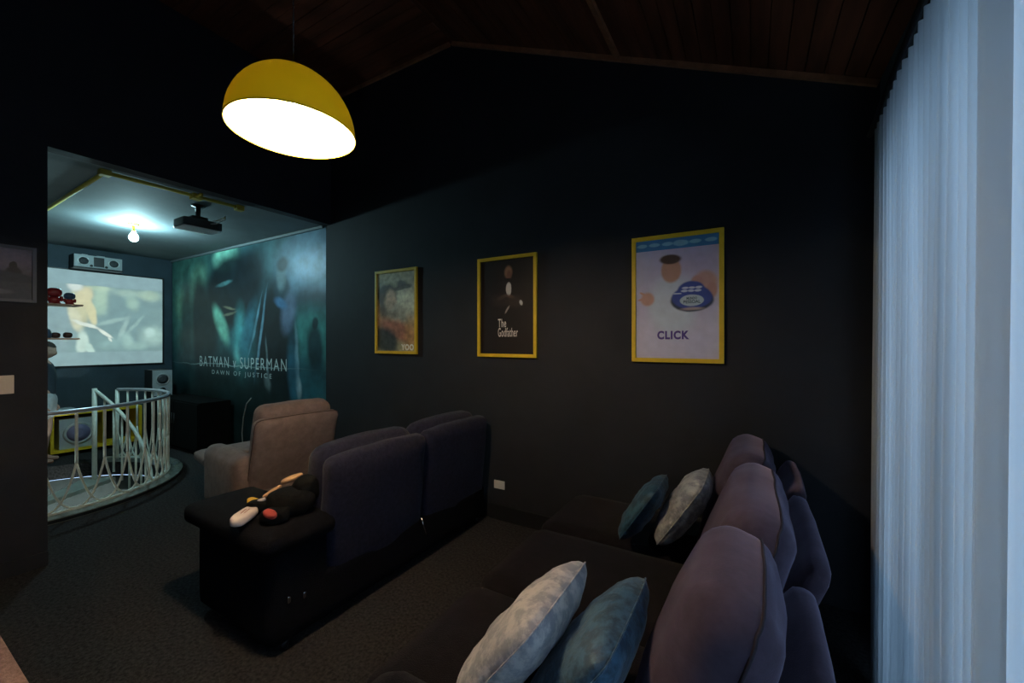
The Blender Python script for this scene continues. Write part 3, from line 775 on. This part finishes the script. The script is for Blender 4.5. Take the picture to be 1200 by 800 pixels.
# ---------------------------------------------------------------- projection screen
ps = thing('projection_screen', 'large white projection screen showing a green forest scene with a pale-haired figure', 'screen', (XB, 1.70, 1.24))
scr = print_mat('projected_picture', (.22, .36, .36), [
    (.84, .50, .18, .40, 0, (.20, .34, .35), .7, .9),
    (.70, .73, .07, .12, 0, (.46, .66, .50), .5, .95),
    (.665, .60, .10, .07, 0, (.40, .60, .47), .6, .9),
    (.69, .83, .10, .03, 0, (.50, .68, .50), .5, .9),
    (.76, .66, .06, .20, 0, (.20, .33, .34), .6, .9),
    (.83, .80, .13, .04, -4, (.38, .56, .48), .7, .9),
    (.845, .69, .05, .08, 15, (.38, .58, .48), .6, .9),
    (.93, .79, .09, .06, 0, (.44, .62, .48), .6, .9),
    (.965, .67, .07, .04, 20, (.20, .33, .34), .6, .9),
    (.75, .48, .12, .020, 20, (.38, .58, .54), .7, .85),
    (.80, .40, .020, .13, -18, (.40, .60, .56), .7, .85),
    (.86, .45, .015, .12, -35, (.36, .56, .52), .7, .8),
    (.95, .32, .11, .10, 0, (.42, .64, .58), .7, .95),
    (.935, .36, .045, .045, 0, (.56, .82, .76), .6, .9),
    (.82, .26, .045, .09, 10, (.42, .66, .60), .7, .85),
    (.74, .24, .10, .06, 0, (.30, .50, .48), .8, .85),
    (.88, .20, .07, .04, 0, (.36, .58, .53), .7, .85),
    (.515, .50, .11, .42, 0, (.27, .40, .42), .5, .95),
    (.60, .60, .070, .20, 4, (.66, .66, .40), .30, .95),
    (.625, .72, .060, .12, -10, (.74, .70, .42), .30, .95),
    (.655, .56, .035, .13, 8, (.78, .74, .42), .35, .95),
    (.585, .835, .055, .050, -30, (.78, .88, .82), .4, .95),
    (.585, .50, .045, .14, 12, (.72, .74, .52), .35, .95),
    (.615, .24, .045, .13, 0, (.62, .82, .72), .35, .95),
    (.65, .17, .030, .07, 25, (.62, .86, .76), .35, .95),
    (.63, .435, .11, .020, -22, (.86, .96, .84), .35, .98),
    (.715, .345, .07, .016, -40, (.86, .96, .84), .35, .98),
    (.735, .28, .028, .010, -60, (.80, .92, .82), .4, .95),
    (.5, .955, 1.4, .100, 0, (.27, .42, .45), .02, 'b', 1),
    (.5, .04, 1.4, .100, 0, (.27, .42, .44), .02, 'b', 1),
    ], aspect=1.76, warp=.035, wscale=9, grain=.12, emit=SCREEN_POWER, rough=.8)
quad_uv('screen_fabric', [(.03, -1.255, 0), (.03, 1.255, 0), (.03, 1.255, 1.42), (.03, -1.255, 1.42)], scr, ps)
box('screen_border', .004, .026, -1.28, 1.28, -.02, 1.44, M['black'], ps, bev=.003)

# ---------------------------------------------------------------- speakers
def driver(parent, x, y, z, r, cone='cone', xo=0.0):
    rot = (0, math.radians(90), 0)
    rg = lathe('driver_ring', [(r * .78, .004), (r * .86, .010), (r, .008), (r, 0), (r * .78, 0), (r * .78, .004)], M['ring'], parent, 28, (x, y, z), rot)
    lathe('driver_cone', [(0, .006), (r * .22, .002), (r * .3, -.002), (r * .78, .004), (r * .78, -.001), (0, -.001)], M[cone], parent, 28, (x + .003, y, z), rot)
cs = thing('centre_speaker', 'silver centre speaker with two round drivers on the wall above the screen', 'speaker', (XB, 2.12, 2.70))
box('bracket_shelf', .004, .25, -.27, .27, -.02, -.001, M['black'], cs, bev=.003)
box('cabinet', .03, .22, -.265, .265, 0, .185, M['black'], cs, bev=.006)
box('front_panel', .22, .235, -.262, .262, .004, .182, M['silver'], cs, bev=.004)
driver(cs, .236, -.165, .092, .066); driver(cs, .236, .165, .092, .066)
box('tweeter_panel', .235, .240, -.058, .058, .022, .162, M['black'], cs, bev=.003)
for y_ in (-.082, .082): lathe('port', [(0, .003), (.016, .003), (.018, 0), (0, 0)], M['black'], cs, 16, (.236, y_, .03), (0, math.radians(90), 0))
for y_, l_ in ((-.16, .06), (.0, .09)):
    tag(box('remote_unit', XB + .08, XB + .14, 2.12 + y_, 2.12 + y_ + l_, 2.886, 2.905, M['silver'], None, bev=.003), ('short' if y_ < 0 else 'longer') + ' small grey box lying on top of the centre speaker', 'box')
ts = thing('tower_speaker', 'silver tower speaker with round drivers in the corner right of the screen', 'speaker', (XB + .34, 2.80, 0), math.radians(0))
box('cabinet', -.16, .14, -.13, .13, .02, 1.14, M['black'], ts, bev=.006)
box('plinth', -.18, .16, -.15, .15, 0, .02, M['black'], ts, bev=.003)
box('front_panel', .14, .155, -.128, .128, .24, 1.135, M['silver'], ts, bev=.005)
driver(ts, .156, 0, .99, .095); driver(ts, .156, 0, .64, .078)
lathe('tweeter', [(0, .012), (.014, .010), (.020, .004), (.045, .003), (.045, 0), (0, 0)], M['black'], ts, 20, (.156, 0, .81), (0, math.radians(90), 0))
driver(ts, .156, 0, .43, .078)

# ---------------------------------------------------------------- projector, conduit, bare bulb
cd = thing('ceiling_conduit', 'dull yellow electrical conduit running across the back room ceiling', 'conduit', (XP - .24, 1.18, HB))
tube('conduit_pipe', [(0, 0, -.018), (0, 1.02, -.018)], .016, M['yellow_dull'], cd, 10)
tube('conduit_pipe', [(0, 0, -.018), (-1.95, .02, -.018)], .016, M['yellow_dull'], cd, 10)
box('junction_box', -.035, .035, -.035, .035, -.045, 0, M['yellow_dull'], cd, bev=.004)
box('junction_box', -.04, .04, .60, .68, -.05, 0, M['yellow_dull'], cd, bev=.004)
box('junction_box', -.035, .035, .985, 1.055, -.05, 0, M['yellow_dull'], cd, bev=.004)
tube('conduit_pipe', [(.04, .64, -.018), (.115, .64, -.018)], .014, M['yellow_dull'], cd, 10)
pj = thing('projector', 'dark projector with an underside coloured pale as if lit, hanging from the back room ceiling', 'projector', (-4.95, 1.98, HB - .055))
lathe('ceiling_plate', [(0, .054), (.06, .054), (.06, .042), (.024, .036), (.022, -.01), (0, -.01)], M['black'], pj, 20)
lathe('drop_pole', [(0, -.01), (.022, -.01), (.022, -.09), (0, -.09)], M['black'], pj, 14)
rbox('mount_bracket', (.0, 0, -.085), (.12, .14, .04), .008, M['black'], pj, n=3)
rbox('body', (0, 0, -.150), (.26, .34, .085), .014, mat('charcoal_plastic', (.05, .055, .06), .4), pj, n=6)
rbox('lit_underside', (0, 0, -.197), (.25, .33, .010), .004, mat('lit_underside_white', (.88, .9, .9), .4), pj, n=4)  # underside whitened to carry the bare bulb's light
lathe('lens', [(0, .012), (.022, .014), (.030, .016), (.034, 0), (0, 0)], M['cone'], pj, 20, (-.131, .07, -.150), (0, math.radians(-90), 0))
tube('cable_loop', [(.10, .08, -.11), (.15, .12, -.09), (.17, .17, -.05), (.14, .19, -.025), (.20, .16, -.08), (.15, .10, -.13), (.125, .06, -.14)], .006, M['white'], pj, 6)
bb = thing('bare_bulb', 'glowing bare bulb in a yellow holder on the back room ceiling', 'bulb', (-6.40, 1.90, HB))
lathe('ceiling_plate', [(0, 0), (.055, 0), (.055, -.014), (.03, -.022), (0, -.022)], M['yellow_dull'], bb, 20)
lathe('bulb_holder', [(0, -.02), (.013, -.02), (.013, -.06), (.022, -.07), (.024, -.10), (0, -.10)], M['yellow_dull'], bb, 16)
lathe('bulb', [(0, -.205), (.026, -.199), (.044, -.172), (.044, -.148), (.028, -.118), (.015, -.10), (0, -.10)], emit_mat('cool_bulb_glass', (.52, .92, 1.0), BULB_POWER), bb, 16)

# ---------------------------------------------------------------- display shelf behind the partition end
sh = thing('display_shelf', 'pale display shelves with toys jutting past the end of the dark partition', 'shelf', (XP - .12, .6, 1.6))
box('shelf_board', -.42, -.20, -.25, .475, .285, .298, M['shelf'], sh, bev=.002)
box('shelf_board', -.42, -.20, -.25, .455, .015, .027, M['shelf'], sh, bev=.002)
box('upright', -.32, -.001, -.25, -.235, -.05, .36, M['shelf'], sh)
box('upright', -.32, -.001, -.02, -.005, -.05, .36, M['shelf'], sh)
def toy(label, name, y, z, col_body, col_head, s=1.0, x=XP - .12 - .31, head='round', cat='toy'):
    t = thing(name, label, cat, (x, y, z))
    rbox('body', (0, 0, .030 * s), (.05 * s, .062 * s, .058 * s), .022 * s, M[col_body], t, n=5)
    rbox('head', (.005 * s, 0, .088 * s), (.072 * s, .082 * s, .068 * s), .030 * s, M[col_head], t, n=6)
    for q_ in (-1, 1):
        rbox('arm', (.012 * s, q_ * .036 * s, .042 * s), (.022 * s, .018 * s, .04 * s), .008 * s, M[col_body], t, (0, 0, q_ * .2), n=3)
        rbox('foot', (.018 * s, q_ * .018 * s, .007 * s), (.038 * s, .024 * s, .014 * s), .006 * s, M[col_body], t, n=3)
    return t
zs = 1.6 + .298; zs2 = 1.6 + .027
toy('red vinyl toy figure at the partition end of the upper shelf', 'toy_figure', .935, zs, 'toy_red', 'toy_red', 1.05)
toy('red and blue vinyl toy figure near the free end of the upper shelf', 'toy_figure', 1.020, zs, 'toy_red', 'toy_blue', .80)
for i, y_ in enumerate((.945, 1.010)):
    tag(rbox('carved_ornament', (XP - .43, y_, zs2 + .024), (.055, .05, .046), .018, M['toy_brown'], None, n=5, wob=.003, seed=i),
        'dark brown rounded ornament on the lower shelf, ' + ('nearer the partition' if i == 0 else 'nearer the free end'), 'ornament', 'brown ornaments on the lower shelf')
tag(lathe('blue_vase', [(0, 0), (.035, 0), (.042, .03), (.030, .065), (.012, .085), (0, .085)], M['toy_blue'], None, 20, (XP - .43, .885, zs2)), 'rounded blue vase on the lower shelf against the partition end', 'vase')

# ---------------------------------------------------------------- yellow rack with subwoofer
rk = thing('media_rack', 'low yellow-framed rack on the floor under the projection screen', 'rack', (XB + .42, 2.0, 0))
RY0, RY1, RZ = -.42, .55, .60
box('rack_top', -.35, .05, RY0, RY1, RZ - .035, RZ, M['yellow'], rk, bev=.002)
box('rack_bottom', -.35, .05, RY0, RY1, .05, .085, M['yellow'], rk, bev=.002)
for a in (RY0, .10, RY1 - .035): box('rack_side', -.35, .05, a, a + .035, .085, RZ - .035, M['yellow'], rk, bev=.002)
box('rack_back', -.355, -.345, RY0, RY1, .05, RZ, M['black'], rk)
for a in (RY0 + .03, RY1 - .08):
    box('rack_foot', -.30, .0, a, a + .05, 0, .05, M['black'], rk)
sw_ = thing('subwoofer', 'grey subwoofer with a large dark cone inside the yellow rack', 'speaker', (XB + .33, 1.87, .087))
box('cabinet', -.20, .10, -.20, .17, 0, .42, M['silver'], sw_, bev=.006)
driver(sw_, .101, -.01, .21, .155, 'violet')
tag(box('disc_player', XB + .12, XB + .40, 1.62, 1.85, RZ + .001, RZ + .04, M['silver'], None, bev=.004), 'flat silver disc player on top of the yellow rack', 'player')
# black cabinet in the corner right of the tower speaker
bc_ = thing('black_cabinet', 'low black cabinet against the mural in the back corner', 'cabinet', (-7.35, YW - .25, 0))
box('body', -.75, .75, -.20, .20, .04, .74, mat('matt_black_board', (.004, .005, .005), .9, spec=.1), bc_, bev=.006)
for a in (-.74, .01):
    d_ = box('cabinet_door', a, a + .73, -.218, -.202, .07, .72, mat('matt_black_door', (.005, .006, .006), .9, spec=.1), bc_, bev=.004)
    tube('handle', [(a + .70 if a < 0 else a + .03, -.228, .40), (a + .70 if a < 0 else a + .03, -.228, .55)], .005, M['cone'], d_, 6)
box('plinth', -.70, .70, -.17, .18, 0, .04, M['black'], bc_)
# bent wire stand / cable near armchair
tag(tube('curved_cable', [(-6.02, 2.94, .008), (-6.03, 2.94, .12), (-6.04, 2.93, .34), (-5.98, 2.92, .56), (-5.88, 2.91, .76), (-5.78, 2.92, .84)], .007, M['silver'], None, 6), 'thin curved grey cable in front of the mural behind the armchair', 'cable')

# ---------------------------------------------------------------- stair: kerb, railing, treads
kb = thing('stair_kerb', 'polished grey stone kerb curving around the stair opening', 'kerb', (SC.x, SC.y, 0))
def ring_bm(r0, r1, z0, z1, a0=0, a1=2 * PI, n=72):
    bm = bmesh.new(); full = abs(a1 - a0 - 2 * PI) < 1e-6; rows = []
    for k in range(n + (0 if full else 1)):
        a = a0 + (a1 - a0) * k / n; c, s = math.cos(a), math.sin(a)
        rows.append([bm.verts.new((r * c, r * s, z)) for r, z in ((r0, z0), (r1, z0), (r1, z1), (r0, z1))])
    m_ = len(rows)
    for k in range(m_ if full else m_ - 1):
        A, B = rows[k], rows[(k + 1) % m_]
        for j in range(4): bm.faces.new((A[j], A[(j + 1) % 4], B[(j + 1) % 4], B[j]))
    if not full: bm.faces.new(rows[0][::-1]); bm.faces.new(rows[-1])
    bmesh.ops.recalc_face_normals(bm, faces=bm.faces[:])
    return bm
A0, A1 = math.radians(-95), math.radians(132)
obj('kerb_ring', ring_bm(1.165, 1.36, .0, .045, A0, A1), M['kerb'], kb)
obj('kerb_lip', ring_bm(1.205, 1.24, .0455, .060, A0, A1), M['rail'], kb)
obj('dark_inlay', ring_bm(1.361, 1.365, .008, .036, A0, A1), M['kerb_d'], kb)

rl = thing('stair_railing', 'white steel railing with looping balusters around the spiral stair opening', 'railing', (SC.x, SC.y, 0))
RR = 1.225; RH = .955
def rp(a, z, r=RR): return Vector((r * math.cos(a), r * math.sin(a), z))
AE = math.radians(126)
tube('handrail', [rp(A0 + (AE - A0) * k / 70, RH) for k in range(71)], .021, M['railtop'], rl, 10)
da = .171; AK = AE - 9 * da
ts_ = [AE - (AE - AK) * k / 14 for k in range(14)]
a = AK
while a > A0:
    ts_.append(a); a -= da
na = len(ts_) - 1
JH = .47
for k, a in enumerate(ts_):
    tube('baluster', [rp(a, RH - .015), rp(a, JH)], .012 if k else .019, M['rail'], rl, 8)
tube('newel_post', [rp(AE, .045), rp(AE, RH)], .022, M['rail'], rl, 10)
for k in range(-1, na):
    if k + 2 > na: continue
    aL, aR = (ts_[k] if k >= 0 else AE + .11), ts_[k + 2]
    pts = []
    for i in range(19):
        f = i / 18; u = 2 * f - 1
        if k == -1 and u < 0: continue
        a = aL + (aR - aL) * f
        # steep sides, round bottom: parabola stretched so the arms leave the bars tangentially
        a = aL + (aR - aL) * (.5 + .5 * math.copysign(abs(u) ** .78, u))
        z = .062 + (JH - .062) * abs(u) ** 2.0
        pts.append(rp(a, z))
    tube('baluster_loop', pts, .0095, M['rail'], rl, 6)
# inner stair rail
st = thing('spiral_stair', 'spiral stair with pale treads and white rail descending through the floor opening', 'staircase', (SC.x, SC.y, 0))
tube('centre_pole', [(0, 0, -2.7), (0, 0, .05)], .045, M['rail'], st, 16)
pB = Vector((-7.37, 1.81, 0)) - Vector((SC.x, SC.y, 0)); aB = math.atan2(pB.y, pB.x); rB = 1.07
tube('newel_post', [Vector((rB * math.cos(aB), rB * math.sin(aB), z)) for z in (-.20, .99)], .026, M['rail'], st, 10)
def hp(t_): # descending inner rail
    a = aB - t_; return Vector((rB * math.cos(a), rB * math.sin(a), (.97 - .98 * t_ - .12 * t_ * t_)))
tube('stair_handrail', [hp(i * .1) for i in range(20)], .022, M['rail'], st, 10)
for i in range(1, 19):
    p = hp(i * .105); tube('stair_baluster', [p, p - Vector((0, 0, .86))], .012, M['rail'], st, 6)
for i in range(13):
    a = aB + .15 - i * .34; z = -.19 - i * .19
    bm = bmesh.new(); vv = []
    for zz in (z - .045, z):
        vv.append([bm.verts.new((r * math.cos(a - d), r * math.sin(a - d), zz)) for r, d in ((.06, 0), (1.13, 0), (1.13, .17), (1.13, .33), (.06, .33))])
    bm.faces.new(vv[1]); bm.faces.new(vv[0][::-1])
    for j in range(5): bm.faces.new((vv[0][j], vv[0][(j + 1) % 5], vv[1][(j + 1) % 5], vv[1][j]))
    bmesh.ops.recalc_face_normals(bm, faces=bm.faces[:])
    obj('tread', bm, M['tread'], st)
# stairwell shaft below the floor
bm = lathe_bm([(1.19, -.181), (1.19, -2.8), (0, -2.8)], 48)
o = obj('wall_stairwell', bm, M['shaft'], None, True, (SC.x, SC.y, 0)); struct(o)

# ---------------------------------------------------------------- person beside the screen
pr = thing('person', 'standing person in a dark top and white knee-length shorts, half hidden by the partition', 'person', (-8.05, 1.475, 0), math.radians(66))
pr.scale = (.96, .96, .96)
def skin_chain(name, verts, edges, radii, m, parent, sub=2, root=0):
    me = bpy.data.meshes.new(name); me.from_pydata(verts, edges, [])
    o = bpy.data.objects.new(name, me); C.objects.link(o)
    md = o.modifiers.new('skin', 'SKIN'); md.use_smooth_shade = True
    for i, r in enumerate(radii):
        sv = me.skin_vertices[0].data[i]; sv.radius = (r, r) if not isinstance(r, tuple) else r; sv.use_root = (i == root)
    s2 = o.modifiers.new('sub', 'SUBSURF'); s2.levels = sub; s2.render_levels = sub
    dg = bpy.context.evaluated_depsgraph_get(); dg.update()
    nm = bpy.data.meshes.new_from_object(o.evaluated_get(dg)); bpy.data.objects.remove(o)
    nm.name = name; nm.materials.clear()
    return link(name, nm, m, parent, smooth=True)
# faces +x locally; height 1.62
V = [(0, 0, .88), (0, 0, 1.02), (0, 0, 1.20), (0, 0, 1.34), (.0, 0, 1.41), (.015, 0, 1.47)]
E = [(0, 1), (1, 2), (2, 3), (3, 4), (4, 5)]
Rd = [(.13, .10), (.115, .09), (.135, .10), (.10, .075), (.050, .050), (.045, .045)]
for s_ in (-1, 1):
    b0 = len(V)
    V += [(0, s_ * .09, .82), (.02, s_ * .10, .47), (-.01, s_ * .10, .28), (-.02, s_ * .10, .085), (.05, s_ * .105, .035), (.13, s_ * .115, .026)]
    Rd += [.082, .055, .052, .034, .034, .026]; E += [(0, b0), (b0, b0 + 1), (b0 + 1, b0 + 2), (b0 + 2, b0 + 3), (b0 + 3, b0 + 4), (b0 + 4, b0 + 5)]
    b1 = len(V)
    V += [(0, s_ * .16, 1.33), (-.01, s_ * .205, 1.07), (.05, s_ * .215, .85), (.065, s_ * .21, .79)]
    Rd += [.048, .036, .026, .024]; E += [(3, b1), (b1, b1 + 1), (b1 + 1, b1 + 2), (b1 + 2, b1 + 3)]
    pass
body = skin_chain('body', V, E, Rd, M['skin'], pr)
# head joined to the neck
bm = bmesh.new(); bmesh.ops.create_uvsphere(bm, u_segments=24, v_segments=18, radius=1)
for v in bm.verts:
    x, y, z = v.co
    fx = .092 * x; fy = .074 * y * (1 - .18 * max(0, -z)); fz = .112 * z
    if x > .75: fx += .006
    if x > .9 and -.35 < z < .08: fx += .016 * (1 - abs(z + .15) * 2)
    v.co = (fx + .025, fy, fz)
hd = obj('head', bm, M['skin'], pr, True, (0.005, 0, 1.545), (0, math.radians(14), 0))
lump('nose', (.118, 0, -.008), (.030, .024, .038), M['skin'], hd, (0, .2, 0), 1, .001, 4)
lump('mouth', (.106, 0, -.052), (.012, .042, .011), M['stitch'], hd, (0, 0, 0), 1, 0, 4)
for s_ in (-1, 1):
    lump('eye', (.103, s_ * .030, .015), (.012, .022, .011), M['black'], hd, (0, 0, 0), 1, 0, 4)
    lump('ear', (.015, s_ * .076, -.005), (.034, .014, .052), M['skin'], hd, (0, 0, 0), 1, .001, 4)
bm = bmesh.new(); bmesh.ops.create_uvsphere(bm, u_segments=24, v_segments=18, radius=1)
bmesh.ops.delete(bm, geom=[v for v in bm.verts if v.co.z < -.5 or (v.co.x > .45 and v.co.z < .42)], context='VERTS')
for v in bm.verts:
    v.co = Vector((.106 * v.co.x + .016, .088 * v.co.y, .126 * v.co.z + .006)) * 1.0 + noise.noise_vector(v.co * 6) * .006
obj('hair', bm, M['hair'], hd, True)
for s_ in (-1, 1):   # hands with separate fingers, hanging
    hx, hy, hz = .068, s_ * .21, .765
    lump('palm', (hx, hy, hz - .025), (.052, .026, .085), M['skin'], pr, (0, 0, 0), 1, .001, 5)
    for k, (dx, L_) in enumerate(((.021, .062), (.007, .070), (-.007, .066), (-.020, .052))):
        tube('finger', [(hx + dx, hy, hz - .055), (hx + dx * 1.05, hy - s_ * .003, hz - .055 - L_ * .45), (hx + dx, hy - s_ * .012, hz - .055 - L_ * .8), (hx + dx, hy - s_ * .022, hz - .055 - L_)], [.0085, .008, .0075, .005], M['skin'], pr, 8)
    tube('finger', [(hx + .02, hy - s_ * .004, hz - .005), (hx + .040, hy - s_ * .012, hz - .030), (hx + .044, hy - s_ * .020, hz - .058)], [.011, .009, .006], M['skin'], pr, 8)
# clothes: top, shorts
V = [(0, 0, .90), (0, 0, 1.02), (0, 0, 1.20), (0, 0, 1.345), (0, 0, 1.405)]; E = [(0, 1), (1, 2), (2, 3), (3, 4)]; Rd = [(.155, .12), (.135, .108), (.150, .115), (.115, .09), (.062, .060)]
for s_ in (-1, 1):
    b1 = len(V); V += [(0, s_ * .165, 1.335), (-.006, s_ * .195, 1.14)]; Rd += [.062, .056]; E += [(3, b1), (b1, b1 + 1)]
skin_chain('top', V, E, Rd, M['shirt'], pr)
V = [(0, 0, 1.02), (0, 0, .90)]; E = [(0, 1)]; Rd = [(.138, .112), (.160, .125)]
for s_ in (-1, 1):
    b1 = len(V); V += [(0, s_ * .095, .78), (.012, s_ * .105, .56)]; Rd += [.118, .105]; E += [(1, b1), (b1, b1 + 1)]
skin_chain('shorts', V, E, Rd, M['shorts'], pr)

# stair light one floor down
ld = bpy.data.lights.new('stair_light', 'POINT'); ld.energy = 110; ld.color = (.85, 1, .95); ld.shadow_soft_size = .08
lo = bpy.data.objects.new('stair_light', ld); C.objects.link(lo); lo.location = (SC.x + .35, SC.y + .15, -1.35)
